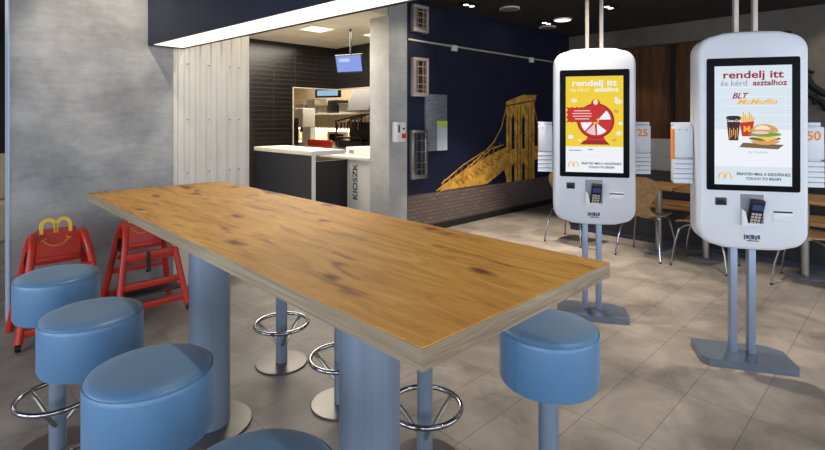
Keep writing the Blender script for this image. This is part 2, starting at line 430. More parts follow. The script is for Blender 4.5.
# local: +x across (0..0.3), -y runs toward the room
b = MB(M['navy'])
b.box(0, .3, -4.3, 0, .05, .918); b.box(0, .012, -4.3, 0, 0, .05); b.box(.286, .3, -4.3, 0, 0, .05, M['black_matt'])
b.box(.012, .286, -.02, 0, 0, .05, M['black_matt']); b.box(.012, .286, -4.3, -4.28, 0, .05)
b.build('housing', beam)
MB(E_LIGHT).box(.0125, .2855, -4.279, -.0205, .008, .0495).build('diffuser', beam)

# ------------------------------------------------------------------ bar table
tb = thing('bar_table', 'long high bar table with knotty golden oak top on two blue-grey steel columns', 'table', (.989, 1.888, 0))
HX, HY_ = .373, 1.282
MB(M['oak']).box(-HX + .0015, HX - .0015, -HY_ + .0015, HY_ - .0015, 1.06, 1.10, bevel=.001, seg=1).build('tabletop', tb)
eb = MB(M['oak_edge'])
eb.box(-HX - .0005, -HX + .0014, -HY_, HY_, 1.0590, 1.0985); eb.box(HX - .0014, HX + .0005, -HY_, HY_, 1.0590, 1.0985)
eb.box(-HX, HX, -HY_ - .0005, -HY_ + .0014, 1.0590, 1.0985); eb.box(-HX, HX, HY_ - .0014, HY_ + .0005, 1.0590, 1.0985)
eb.build('edge_band', tb, label='greyish wood laminate edge')
for sy in (.557, -.682):
    col = MB(M['steel_blue']).lathe([(.095, .012), (.095, 1.045), (.16, 1.046), (.16, 1.0585)], (0, sy), 56)
    col.build('column', tb)
    MB(M['disc']).lathe([(.20, 0), (.20, .008), (.197, .0105), (.096, .0115)], (0, sy), 56).build('base_plate', tb)

# ------------------------------------------------------------------ bar stools
def make_stool(label, loc, rz):
    t = thing('bar_stool', label, 'stool', loc, rz, 'round blue bar stools along the high table')
    R = .165
    pr = [(.12, .612), (.150, .613), (.160, .618), (R, .630), (R, .775), (.163, .788), (.157, .796), (.146, .801), (.10, .804), (.03, .803)]
    MB(M['blue']).lathe(pr, (0, 0), 64).build('seat', t)
    sm = MB(M['blue_seam'])
    n = 64
    sm.tube([(.1635 * math.cos(2 * PI * i / n), .1635 * math.sin(2 * PI * i / n), .789) for i in range(n)], .0018, 6, closed=True)
    sm.box(R - .0015, R + .0018, -.0015, .0015, .628, .782)
    sm.build('seam', t)
    MB(M['steel_blue']).lathe([(.034, .012), (.034, .600), (.09, .602), (.09, .6115)], (0, 0), 32).build('pole', t)
    MB(M['chrome']).tube([(.158 * math.cos(2 * PI * i / n), .158 * math.sin(2 * PI * i / n), .245) for i in range(n)], .0115, 10, closed=True).build('foot_ring', t)
    for k in range(3):
        a = 2 * PI * k / 3 - .35
        MB(M['steel']).tube([(.150 * math.cos(a), .150 * math.sin(a), .239), (.11 * math.cos(a), .11 * math.sin(a), .205), (.032 * math.cos(a), .032 * math.sin(a), .125)], .0095, 8).build('brace', t)
    MB(M['disc']).lathe([(.155, 0), (.155, .008), (.152, .0105), (.035, .0115)], (0, 0), 48).build('base_plate', t)
    return t
st0 = make_stool('blue round bar stool on the left side, farthest back beside the red high chair', (.418, 2.74, 0), .4)
tree_copy(st0, 'blue round bar stool on the left side, second from the high chairs', (.425, 2.11, 0), 1.1)
tree_copy(st0, 'large looking blue bar stool in the left foreground, third from the high chairs', (.448, 1.520, 0), 2.3)
tree_copy(st0, 'blue bar stool nearest the camera, only its seat top showing at the bottom edge', (.458, .91, 0), .2)
tree_copy(st0, 'blue bar stool behind the table, leftmost of the foot rings seen under the top', (1.553, 2.745, 0), .55)
tree_copy(st0, 'blue bar stool behind the table, its foot ring partly hidden by the nearer column', (1.554, 2.135, 0), .3)
tree_copy(st0, 'blue bar stool behind the table, its pole seen right of the nearer column', (1.554, 1.515, 0), .2)
tree_copy(st0, 'blue bar stool at the right end, whole seat showing past the table corner', (1.512, .885, 0), 3.0)

# ------------------------------------------------------------------ high chairs
def make_high_chair(label, loc, rz):
    t = thing('high_chair', label, 'high chair', loc, rz, 'red high chairs by the concrete wall')
    path = [(-.225, .03), (-.200, .16), (-.165, .34), (-.130, .52), (-.105, .61), (-.075, .66), (-.035, .685), (.01, .688), (.05, .668), (.08, .62), (.11, .53), (.155, .34), (.19, .17), (.222, .0)]
    for s in (-1, 1):
        pts = [(s * (.252 - .105 * z / .7), y, z) for y, z in path]
        fr = MB(M['red']).tube(pts, .024, 10, flat=.95, up=(s, 0, 0)).build('side_frame', t)
        w = MB(M['black']); w.T = Matrix.Translation((s * .25, -.228, .028)) @ Matrix.Rotation(PI / 2, 4, 'Y')
        w.lathe([(.020, -.016), (.027, -.011), (.027, .011), (.020, .016)], (0, 0), 20)
        w.build('caster', fr)
    def xw(z): return .252 - .105 * z / .7
    for (y, z, h, d, m) in [(-.180, .250, .048, .026, 'red'), (-.208, .100, .046, .026, 'red'), (.165, .30, .04, .022, 'red'), (.20, .12, .035, .022, 'red')]:
        w_ = xw(z) - .005
        MB(M[m]).box(-w_, w_, y - d / 2, y + d / 2, z - h / 2, z + h / 2, bevel=.005).build('cross_bar', t)
    MB(M['red']).box(-.182, .182, -.160, -.132, .432, .490, bevel=.008).build('front_apron', t)
    MB(M['red']).box(-.175, .175, -.131, .10, .412, .432, bevel=.008).build('seat', t)
    MB(M['black']).box(-.225, .225, -.19, -.03, .165, .182, bevel=.004).build('footrest', t)
    bk = MB(M['red']); bk.T = Matrix.Translation((0, .055, .468)) @ Matrix.Rotation(-.10, 4, 'X')
    out = [(-.145, .0), (.145, .0), (.152, .10), (.135, .17)] + arc(.102, .226, .024, 0, PI / 2, 4) + arc(-.102, .226, .024, PI / 2, PI, 4) + [(-.135, .17), (-.152, .10)]
    bk.prism(out, 0, .018, axis='y'); back = bk.build('backrest', t)
    sl = MB(M['red']); sl.T = Matrix.Translation((0, .055, .468)) @ Matrix.Rotation(-.10, 4, 'X')
    sl.box(-.14, .14, -.012, .0, .012, .052, bevel=.004); sl.build('back_slat', back)
    sm = MB(M['orange']); sm.T = Matrix.Translation((0, .049, .468)) @ Matrix.Rotation(-.10, 4, 'X')
    pts = [(.082 * math.sin(a), 0, .205 - .080 * math.cos(a)) for a in [(-1.15 + 2.3 * i / 16) for i in range(17)]]
    sm.tube(pts, .0055, 8)
    for s in (-1, 1):
        e = pts[0] if s < 0 else pts[-1]
        sm.tube([(e[0] - .015, 0, e[2] + (.009 if s > 0 else -.004)), (e[0] + .015, 0, e[2] + (-.004 if s > 0 else .010))], .007, 8)
    sm.build('smile_emblem', back)
    # golden arches standing on the backrest
    ya = MB(M['yellow']); ya.T = Matrix.Translation((0, .052, .468)) @ Matrix.Rotation(-.10, 4, 'X')
    ya.text_done = True
    for s in (-1, 1):
        o = [(s * .044 + p, q) for p, q in arc(0, .265, .053, PI, 0, 14, ry=.060)]
        i_ = [(s * .044 + p, q) for p, q in arc(0, .262, .031, 0, PI, 14, ry=.038)]
        ring = [(o[0][0], .215)] + o + [(o[-1][0], .215), (i_[0][0], .215)] + i_ + [(i_[-1][0], .215)]
        n = len(o); m_ = len(i_)
        # quads between outer and inner arch
        O = [(o[0][0], .215)] + o + [(o[-1][0], .215)]
        I = [(i_[-1][0], .215)] + list(reversed(i_)) + [(i_[0][0], .215)]
        for y0 in (0,):
            A = [(ya.v((p, -.004, q)), ya.v((p, .022, q))) for p, q in O]; B = [(ya.v((p, -.004, q)), ya.v((p, .022, q))) for p, q in I]
            for j in range(len(O) - 1):
                ya.f([A[j][0], A[j + 1][0], B[j + 1][0], B[j][0]]); ya.f([A[j][1], B[j][1], B[j + 1][1], A[j + 1][1]])
                ya.f([A[j][0], A[j][1], A[j + 1][1], A[j + 1][0]]); ya.f([B[j][0], B[j + 1][0], B[j + 1][1], B[j][1]])
            for j in (0, -1): ya.f([A[j][0], A[j][1], B[j][1], B[j][0]])
    ya.build('arches_emblem', back)
    MB(M['black']).tube([(-.02, -.162, .49), (-.022, -.166, .44), (-.018, -.168, .37), (-.020, -.168, .345)], .014, 8, flat=.25, up=(1, 0, 0)).box(-.038, -.004, -.174, -.162, .335, .36, bevel=.003).build('strap', t)
    MB(M['black']).tube([(-.16, .02, .46), (-.175, -.06, .40), (-.17, -.09, .33), (-.165, -.09, .30)], .012, 8, flat=.25, up=(1, 0, 0)).build('strap', t)
    MB(M['black']).tube([(.165, .03, .58), (.18, .0, .52), (.178, -.04, .50)], .016, 8, flat=.4, up=(1, 0, 0)).build('strap', t)
    MB(M['black']).tube([(-.165, .03, .58), (-.18, .0, .52), (-.178, -.04, .50)], .016, 8, flat=.4, up=(1, 0, 0)).build('strap', t)
    return t
hc = make_high_chair('red high chair with smiling backrest and yellow arches, nearest the left wall end', (.655, 4.285, 0), 0)
tree_copy(hc, 'red high chair partly hidden behind the table corner, its smile just showing', (1.22, 4.285, 0), 0)

# ------------------------------------------------------------------ kiosks
SC = dict(white=emit('screen_white', (236, 240, 246), 1.0), pale=emit('screen_pale', (214, 226, 236), 1.0), yellow=emit('screen_yellow', (238, 205, 48), 1.0),
          red=emit('screen_red', (196, 40, 34), 1.0), dred=emit('screen_dark_red', (150, 30, 34), 1.0), gold=emit('screen_gold', (236, 184, 50), 1.0),
          black=emit('screen_black', (38, 36, 40), 1.0), grey=emit('screen_grey', (150, 158, 168), 1.0), cola=emit('screen_cola', (58, 26, 20), 1.0),
          bun=emit('screen_bun', (212, 160, 92), 1.0), green=emit('screen_green', (110, 160, 60), 1.0), cheese=emit('screen_cheese', (240, 200, 90), 1.0),
          wood=emit('screen_board', (120, 92, 66), 1.0), pink=emit('screen_pink', (236, 200, 196), 1.0), blue=emit('screen_blue', (96, 120, 190), 1.0), cream=emit('screen_cream', (240, 226, 200), 1.0))

def ell(cx, cz, rx, rz, n=20): return [(cx + rx * math.cos(2 * PI * i / n), cz + rz * math.sin(2 * PI * i / n)) for i in range(n)]
def rect(x0, x1, z0, z1): return [(x0, z0), (x1, z0), (x1, z1), (x0, z1)]

def arches(mb, cx, cz, w, h, y, m):
    for s in (-1, 1):
        ro, ri = w * .27, w * .16
        o = arc(cx + s * w * .23, cz, ro, PI, 0, 10, ry=h * .9); i_ = arc(cx + s * w * .23, cz, ri, PI, 0, 10, ry=h * .78)
        for j in range(10):
            mb.poly([(o[j][0], y, o[j][1]), (o[j + 1][0], y, o[j + 1][1]), (i_[j + 1][0], y, i_[j + 1][1]), (i_[j][0], y, i_[j][1])], m)

# screen picture plane: x -0.2..0.2, z 1.11..1.82
def screen_burger(mb, y):
    k = y; e = .0004
    mb.flat(rect(-.2, .2, 1.11, 1.82), k, SC['pale'])
    mb.flat(rect(-.2, .2, 1.22, 1.44), k - e, SC['white'])
    for i in range(6): mb.flat(rect(-.2, .2, 1.47 + .055 * i, 1.473 + .055 * i), k - e, SC['white'])
    mb.text('rendelj itt', .062, 0, 1.765, k - 2 * e, SC['dred'], bold=.0014, sx=1.28)
    mb.text('és kérd', .045, -.098, 1.716, k - 2 * e, SC['grey'], bold=.0004, sx=1.05)
    mb.text('asztalhoz', .045, .088, 1.716, k - 2 * e, SC['dred'], bold=.0012, sx=1.05)
    mb.text('BLT', .046, -.07, 1.640, k - 2 * e, SC['dred'], bold=.0012, shear=.35)
    mb.text('McMuffin', .044, .02, 1.604, k - 2 * e, SC['gold'], bold=.0008, shear=.35, sx=1.25)
    # cola cup
    mb.flat([(-.125, 1.375), (-.075, 1.375), (-.062, 1.515), (-.138, 1.515)], k - 2 * e, SC['cola'])
    mb.flat(ell(-.1, 1.515, .038, .008), k - 3 * e, SC['black'])
    mb.text('Coca-Cola', .019, -.1, 1.492, k - 4 * e, SC['white'], bold=.0006, shear=.3)
    for q in range(5): mb.flat(rect(-.122 + q * .01, -.117 + q * .01, 1.385 + .01 * (q % 3), 1.45 - .012 * (q % 2)), k - 3 * e, SC['bun'])
    # fries
    mb.flat([(-.055, 1.40), (-.005, 1.40), (.008, 1.49), (-.068, 1.48)], k - 3 * e, SC['red'])
    for q in range(7):
        mb.flat(rect(-.062 + q * .0102, -.054 + q * .0102, 1.475, 1.515 + .014 * ((q * 5) % 3)), k - 2 * e, SC['gold'])
    mb.text('M', .05, -.03, 1.442, k - 4 * e, SC['gold'], bold=.001)
    # board and burger
    mb.flat([(-.07, 1.335), (.13, 1.325), (.16, 1.352), (-.05, 1.362)], k - 2 * e, SC['wood'])
    mb.flat(arc(.065, 1.375, .075, PI, 2 * PI, 10, ry=.025), k - 3 * e, SC['bun'])
    mb.flat(ell(.062, 1.387, .082, .013), k - 4 * e, SC['wood'])
    mb.flat([(-.015, 1.398), (.14, 1.398), (.12, 1.385), (.075, 1.372), (.04, 1.388)], k - 5 * e, SC['cheese'])
    mb.flat(ell(.062, 1.412, .085, .014), k - 6 * e, SC['green'])
    mb.flat(ell(.04, 1.422, .045, .009), k - 7 * e, SC['pink'])
    mb.flat(arc(.06, 1.425, .072, 0, PI, 12, ry=.048), k - 5.5 * e, SC['bun'])
    mb.flat(arc(.05, 1.44, .04, 0, PI, 12, ry=.026), k - 6.2 * e, SC['cream'])
    mb.text('BLT McMuffin', .018, .03, 1.305, k - 2 * e, SC['grey'])
    arches(mb, -.145, 1.143, .075, .045, k - 2 * e, SC['gold'])
    mb.text('ÉRINTSD MEG A KEZDÉSHEZ', .0215, .055, 1.175, k - 2 * e, SC['black'], bold=.0006)
    mb.text('TOUCH TO BEGIN', .0215, .055, 1.148, k - 2 * e, SC['black'], bold=.0006)

def screen_wheel(mb, y):
    k = y; e = .0004
    mb.flat(rect(-.2, .2, 1.11, 1.82), k, SC['white'])
    mb.flat(rect(-.2, .2, 1.30, 1.82), k - e, SC['yellow'])
    mb.text('rendelj itt', .062, 0, 1.768, k - 2 * e, SC['white'], bold=.0014, sx=1.28)
    mb.text('és kérd', .042, -.10, 1.72, k - 2 * e, SC['cream'], bold=.0004)
    mb.text('asztalhoz', .045, .085, 1.72, k - 2 * e, SC['white'], bold=.0014)
    # prize wheel
    cx, cz = .01, 1.49
    mb.flat([(-.10, 1.315), (.11, 1.315), (.08, 1.345), (-.07, 1.345)], k - 2 * e, SC['dred'])
    mb.flat([(-.06, 1.345), (.08, 1.345), (.04, 1.42), (-.02, 1.42)], k - 2 * e, SC['red'])
    mb.flat(ell(cx, cz, .130, .130, 40), k - 3 * e, SC['dred'])
    mb.flat(ell(cx, cz, .118, .118, 40), k - 4 * e, SC['red'])
    for q in range(8):
        a0 = q * PI / 4 + .1; a1 = a0 + PI / 4 - .09
        if q % 2 == 0 or q in (5,):
            mb.flat([(cx + .02 * math.cos((a0 + a1) / 2), cz + .02 * math.sin((a0 + a1) / 2))] + arc(cx, cz, .105, a0, a1, 5), k - 5 * e, SC['white'] if q % 2 == 0 else SC['pink'])
    mb.flat(ell(cx, cz, .024, .024), k - 6 * e, SC['gold'])
    mb.flat(ell(cx, 1.618, .032, .032), k - 6 * e, SC['red'])
    mb.flat(ell(cx, 1.628, .016, .020), k - 7 * e, SC['cream'])
    # star burst banner
    bx, bz, pts = -.085, 1.535, []
    hw, hh = .100, .052
    for (xa, za), (xb, zb), n in [((-hw, -hh), (hw, -hh), 12), ((hw, -hh), (hw, hh), 6), ((hw, hh), (-hw, hh), 12), ((-hw, hh), (-hw, -hh), 6)]:
        for i in range(n):
            f_ = 1.0 if i % 2 else 1.13
            pts.append((bx + (xa + (xb - xa) * i / n) * f_, bz + (za + (zb - za) * i / n) * f_))
    mb.flat(pts, k - 7 * e, SC['red'])
    for i, w in enumerate((.056, .068, .066, .05)): mb.flat(rect(bx - w, bx + w, bz + .026 - .02 * i, bz + .033 - .02 * i), k - 8 * e, SC['pink'])
    # flying food bits
    for (px, pz, r, m) in [(.165, 1.63, .026, 'cream'), (.15, 1.56, .018, 'bun'), (-.14, 1.64, .022, 'cream'), (-.165, 1.37, .020, 'white'), (-.10, 1.345, .012, 'cream'),
                           (.17, 1.40, .022, 'cream'), (.14, 1.35, .016, 'bun'), (.18, 1.47, .014, 'white'), (.15, 1.655, .012, 'white')]:
        mb.flat(ell(px, pz, r, r * .75, 12), k - 2.5 * e, SC[m])
    mb.flat(rect(-.175, -.09, 1.268, 1.274), k - 2 * e, SC['blue']); mb.flat(rect(-.04, -.01, 1.274, 1.282), k - 2 * e, SC['green'])
    mb.flat(rect(-.10, .06, 1.228, 1.232), k - 2 * e, SC['cream'])
    arches(mb, -.145, 1.148, .075, .045, k - 2 * e, SC['gold'])
    mb.text('ÉRINTSD MEG A KEZDÉSHEZ', .0215, .05, 1.175, k - 2 * e, SC['black'], bold=.0006)
    mb.text('TOUCH TO BEGIN', .0215, .05, 1.148, k - 2 * e, SC['black'], bold=.0006)

def body_outline(w=.2875, z0=.722, z1=2.028, r=.10, bow=.02):
    top = []
    pts = arc(w - r, z1 - r - bow, r, 0, PI / 2 - .1, 7)
    n = 10
    for i in range(1, n): 
        x = (w - r) * (1 - 2 * i / n); pts.append((x, z1 - bow * (x / w) ** 2 - .0005))
    pts += arc(-w + r, z1 - r - bow, r, PI / 2 + .1, PI, 7)
    pts += arc(-w + r, z0 + r + bow, r, PI, 1.5 * PI - .1, 7)
    for i in range(1, n):
        x = -(w - r) * (1 - 2 * i / n); pts.append((x, z0 + bow * (x / w) ** 2 + .0005))
    pts += arc(w - r, z0 + r + bow, r, 1.5 * PI + .1, 2 * PI, 7)
    return pts

def make_kiosk(label, loc, rz, screen, right_txt, left_txt, right_h):
    t = thing('order_kiosk', label, 'kiosk', loc, rz)
    D = .18     # front face; the body hangs in front of its posts
    BK = .02; MID = -.08
    out = body_outline()
    def shrink(k, pts=out): return [(x * (1 - k / .2875), 1.375 + (z - 1.375) * (1 - k / .64)) for x, z in pts]
    def shell(y_out, y_in):
        s = 1 if y_out > y_in else -1
        mb = MB(M['kiosk_white'])
        rings = []
        for k, y in [(.022, y_out), (.010, y_out - s * .004), (.003, y_out - s * .011), (0, y_out - s * .022), (0, y_in)]:
            rings.append([(x, y, z) for x, z in shrink(k)])
        mb.loft(rings, None, True, True, True); return mb
    shell(-D, MID - .006).build('front_shell', t)
    shell(BK, MID + .006).build('rear_shell', t)
    MB(M['kiosk_grey']).prism(shrink(.004), MID - .0058, MID + .0058, 'y').build('seam_strip', t)
    bz = MB(M['black_gloss']).prism(rrect(-.242, .242, 1.075, 1.868, .012, 4), -D - .004, -D + .003, 'y').build('screen_bezel', t)
    mb = MB(SC['white']); screen(mb, -D - .0046); mb.build('screen', bz, fix=False)
    # card reader
    cr = MB(M['black']).box(-.195, -.135, -D - .006, -D + .002, .985, 1.03, bevel=.002)
    cr.box(-.185, -.15, -D - .0072, -D - .0055, .995, 1.018, M['black_matt']); cr.build('code_reader', t)
    # payment terminal in a recess frame
    ho = MB(M['kiosk_grey']).box(-.062, .058, -D - .003, -D + .002, .875, 1.055, bevel=.001).box(-.060, .052, -D - .02, -D - .003, .872, .885, M['kiosk_white'])
    ho.prism([(-.062, .872), (-.028, .872), (-.045, .955), (-.062, .97)], -D - .03, -D - .003, 'y', M['kiosk_white']); hol = ho.build('terminal_holder', t)
    te = MB(M['black']); te.T = Matrix.Translation((.012, -D - .012, .955)) @ Matrix.Rotation(.28, 4, 'X') @ Matrix.Rotation(.08, 4, 'Y')
    te.box(-.036, .036, -.022, .012, -.082, .078, bevel=.007)
    te.box(-.027, .027, -.0235, -.0215, .018, .052, M['label_blue'])
    for r in range(4):
        for c in range(3): te.box(-.025 + .018 * c, -.011 + .018 * c, -.0245, -.0215, -.070 + .019 * r, -.057 + .019 * r, M['keys'])
    te.build('payment_terminal', t)
    # printer slot
    pr = MB(M['kiosk_white']).box(.105, .205, -D - .004, -D + .002, .898, .965, bevel=.002).box(.107, .203, -D - .005, -D - .0035, .952, .962, M['black']); pr.build('receipt_slot', t)
    # badge with an unreadable mark
    lb = MB(M['white']).box(-.058, .052, -D - .0015, -D + .002, .770, .822, M['white'])
    xx = -.045
    for w_, z0, z1 in [(.008, .785, .815), (.016, .79, .812), (.006, .78, .815), (.018, .788, .815), (.010, .785, .81), (.014, .79, .815)]:
        lb.box(xx, xx + w_, -D - .0022, -D - .0014, z0, z1, M['label_blue']); xx += w_ + .0025
    lb.box(-.03, .035, -D - .0022, -D - .0014, .776, .782, M['label_blue']); lb.build('badge', t)
    # posts and foot
    for s in (-1, 1):
        MB(M['kiosk_leg']).box(s * .050 - .020, s * .050 + .020, -.035, .019, .0445, .745, bevel=.004).build('lower_post', t)
        MB(M['frame_white']).box(s * .052 + .004, s * .052 + .030, -.03, .01, 2.0, CH, bevel=.003).build('upper_post', t)
    MB(M['kiosk_base']).prism([(-.255, -.13), (-.22, -.165), (.245, -.165), (.25, -.155), (.25, .06), (.16, .125), (-.25, .125), (-.255, .12)], 0, .045, 'z').build('base_plate', t)
    # number card racks on both flanks
    for s, txt, hh in ((-1, left_txt, .0), (1, right_txt, right_h)):
        x0 = s * .293; x1 = s * .402; a, b_ = min(x0, x1), max(x0, x1)
        rk = MB(M['kiosk_white']); rk.T = Matrix.Translation((0, -.06, 0))
        rk.box(a + .004, b_ - .004, .0, .075, 1.10, 1.462, bevel=.004); rk.box(a, b_, .012, .06, 1.463, 1.482, M['kiosk_white'], bevel=.003)
        if s > 0: rk.box(a - .001, a + .006, -.012, .08, 1.22, 1.44, M['orange'])
        rk.box(min(s * .26, s * .293), max(s * .26, s * .293), .01, .05, 1.15, 1.40)
        rk.box(a, b_, -.028, .0, 1.262, 1.455, M['kiosk_white'], bevel=.003)
        if s < 0: rk.box(a - .0, a + .006, -.03, .06, 1.25, 1.44, M['orange'])
        if txt: rk.text(txt, .075, (a + b_) / 2, 1.40, -.0295, M['orange'], bold=.002)
        else:
            for px in (.3, .7):
                rk.box(a + (b_ - a) * px - .004, a + (b_ - a) * px + .004, -.0295, -.0275, 1.432, 1.438, M['kiosk_grey'])
        R = rk.build('number_rack', t)
        for q in range(5):
            z = 1.222 - .031 * q
            c = MB(M['kiosk_white']); c.T = Matrix.Translation((0, -.06, 0)); c.prism([(-.030, z), (-.004, z + .006), (-.004, z + .030), (-.026, z + .026)], a, b_, 'x'); c.build('number_card', R)
    return t
KR = math.radians(-60)
make_kiosk('white self-order kiosk nearer the camera on the right, burger advert on its screen', (3.655, .785, 0), KR, screen_burger, '50', None, 0)
make_kiosk('white self-order kiosk farther back, yellow prize wheel advert on its screen', (3.665, 1.772, 0), KR + .02, screen_wheel, '25', None, 0)

# ------------------------------------------------------------------ mural with things on it
mu = MB(M['navy_wall'])
y0 = WB
mu.box(4.3915, 8.599, y0, y0 + .0115, .086, CH - .001)
def paint(pts, lvl, m): mu.poly([(x, y0 - .0004 * lvl, z) for x, z in pts], m)
paint([(4.395, .087), (8.598, .087), (8.598, .49), (4.395, .515)], 1, M['stone'])
paint([(7.24, .087), (7.42, .087), (7.42, .55), (7.24, .55)], 2, M['stone'])
# bridge: abutment sweep, tower, deck, chains
paint([(5.0, .52), (5.249, .66), (5.647, .79), (6.129, .957), (6.574, 1.06), (7.28, 1.07), (7.28, .50), (6.60, .50), (6.52, .70), (6.079, .52)], 2, M['gold'])
paint([(7.28, 1.05), (8.59, 1.0), (8.59, .80), (7.28, .81)], 2, M['gold'])
paint([(6.574, .50), (7.40, .50), (7.40, 1.80), (7.33, 1.80), (6.574, 1.70)], 3, M['gold'])
paint([(6.58, 1.70), (7.42, 1.80), (7.47, 1.92), (7.05, 1.91), (6.77, 1.84), (6.56, 1.78)], 4, M['gold'])
paint([(6.55, 1.70), (7.46, 1.82), (7.46, 1.845), (6.55, 1.725)], 5, M['gold_dark'])
for x0_, x1_ in ((6.72, 6.80), (7.02, 7.10)):
    paint([(x0_, 1.02), (x1_, 1.02), (x1_, 1.50), ((x0_ + x1_) / 2, 1.58), (x0_, 1.50)], 5, M['navy_wall'])
    paint([(x0_, .50), (x1_, .50), (x1_, .80), (x0_, .74)], 5, M['navy_wall'])
for x_ in (6.64, 6.88, 6.96, 7.2, 7.30): paint([(x_, .52), (x_ + .018, .52), (x_ + .018, 1.72), (x_, 1.71)], 6, M['gold_dark'])
paint([(6.23, .50), (6.50, .50), (6.50, .70), (6.42, .62)], 5, M['navy_wall'])
def stroke(pts, w, lvl, m):
    for (a, b_) in zip(pts, pts[1:]):
        d = Vector((b_[0] - a[0], b_[1] - a[1])).normalized(); n = Vector((-d.y, d.x)) * w / 2; e = d * w * .3
        paint([(a[0] + n.x - e.x, a[1] + n.y - e.y), (b_[0] + n.x + e.x, b_[1] + n.y + e.y), (b_[0] - n.x + e.x, b_[1] - n.y + e.y), (a[0] - n.x - e.x, a[1] - n.y - e.y)], lvl, m)
cab = [(6.574, 1.69), (6.44, 1.366), (6.23, 1.14), (5.931, .96), (5.602, .79), (5.249, .65), (4.95, .53)]
stroke(cab, .022, 4, M['gold'])
stroke([(x, z - .05) for x, z in cab[2:]], .014, 4, M['gold'])
stroke([(6.50, 1.10), (6.0, 1.02), (5.5, .84), (5.05, .62)], .016, 4, M['gold'])
for i in range(11):
    u = i / 10; x_ = 5.05 + 1.3 * u; z_ = .60 + .46 * u
    stroke([(x_, z_ - .03), (x_ + .06, z_ + .075)], .010, 5, M['gold'])
for i in range(14): stroke([(5.35 + .1 * i, .62 + .03 * i), (5.43 + .1 * i, .56 + .035 * i)], .012, 5, M['gold_dark'])
stroke([(7.36, 1.78), (7.52, 1.40), (7.75, 1.12), (8.1, .98)], .018, 4, M['gold'])
stroke([(6.60, 1.72), (7.3, 1.05)], .012, 7, M['gold_dark']); stroke([(6.65, 1.05), (7.0, 1.3)], .012, 7, M['gold_dark'])
mu.build('bridge_mural', None, None, fix=False, label='dark navy wall mural of a golden suspension bridge above a brick quay', category='mural')

rail = thing('cable_rail', 'thin pale cable rail with small white boxes across the navy mural wall', 'rail', (6.4, WB, 2.53))
MB(M['frame_white']).box(-2.0, 2.18, -.022, -.003, -.012, .012, bevel=.002).build('channel', rail)
for dx in (-1.13, .84): MB(M['white']).box(dx - .05, dx + .05, -.06, -.0225, -.07, .01, bevel=.004).build('junction_box', rail)

def lattice(x0, x1, z0, z1, label, metal, inner):
    t = thing('lattice_frame', label, 'frame', ((x0 + x1) / 2, WB, (z0 + z1) / 2), group='small lattice frames on the mural wall')
    w = (x1 - x0) / 2; h = (z1 - z0) / 2
    f = MB(metal)
    for a, b_, c, d in [(-w, w, -h, -h + .05), (-w, w, h - .04, h), (-w, -w + .05, -h + .05, h - .04), (w - .04, w, -h + .05, h - .04)]: f.box(a, b_, -.07, -.003, c, d, bevel=.003)
    f.build('frame', t)
    MB(inner).box(-w + .05, w - .04, -.02, -.003, -h + .05, h - .04).build('back_panel', t)
    g = MB(metal)
    for px in (-.38, .3): g.box(px * w - .005, px * w + .005, -.06, -.05, -h + .05, h - .04)
    for pz in (-.62, -.35, .1, .55): g.box(-w + .05, w - .04, -.055, -.045, pz * h - .005, pz * h + .005)
    g.build('lattice', t, label='crossing thin metal bars')
lattice(4.448, 4.725, 2.638, 2.99, 'topmost small lattice frame beside the concrete pier, just under the ceiling', M['frame_white'], M['brown'])
lattice(4.448, 4.725, 1.80, 2.305, 'middle copper toned lattice frame beside the pier', M['frame_white'], M['brown'])
lattice(4.425, 4.70, .73, 1.365, 'lowest silver lattice frame beside the pier at sanitiser height', M['steel'], M['navy'])
nb = thing('notice_board', 'grey printed notice board with a white sheet and lime strip on the mural', 'notice board', (4.915, WB, 1.46))
MB(M['poster_grey']).box(-.21, .21, -.035, -.0005, -.383, .38, bevel=.003).build('board', nb)
nbp = MB(M['poster_white']).box(.005, .209, -.0375, -.0355, -.382, -.05, M['poster_white']).box(.005, .209, -.0385, -.0355, -.05, .02, M['lime'])
nbp.build('sheet', nb)

ds = thing('sanitiser_dispenser', 'white wall dispenser with blue window and red label on the concrete pier', 'dispenser', (4.205, WB, 1.34))
MB(M['white']).box(-.085, .08, -.10, -.001, -.125, .13, bevel=.02, seg=3).build('housing', ds)
MB(M['label_blue']).box(-.062, -.03, -.103, -.0995, .0, .09, bevel=.001).build('window', ds)
MB(M['red_label']).box(.0, .07, -.103, -.0995, -.075, -.015).build('sticker', ds)
MB(M['black']).box(.015, .05, -.103, -.0995, .035, .055).build('indicator', ds)

# antler-like dark wall sculpture on the far concrete wall
an = MB(M['black_matt'])
an.T = Matrix.Translation((8.56, 0, 0))
for pts, r in [([(0, 1.25, 2.42), (0, 1.10, 2.12), (0, 1.02, 1.95), (0, .90, 1.85), (0, .78, 1.82)], .045), ([(0, 1.30, 2.18), (0, 1.15, 2.02), (0, 1.0, 1.92)], .03),
               ([(0, 1.22, 1.90), (0, 1.05, 1.83), (0, .92, 1.74), (0, .86, 1.62)], .035), ([(0, 1.0, 1.84), (0, .98, 1.70)], .03), ([(0, 1.30, 2.22), (0, 1.12, 2.20), (0, 1.0, 2.13)], .022)]:
    an.tube(pts, r, 8)
an.build('wall_sculpture', None, None, label='dark branching metal sculpture on the far concrete wall at the right edge', category='sculpture')

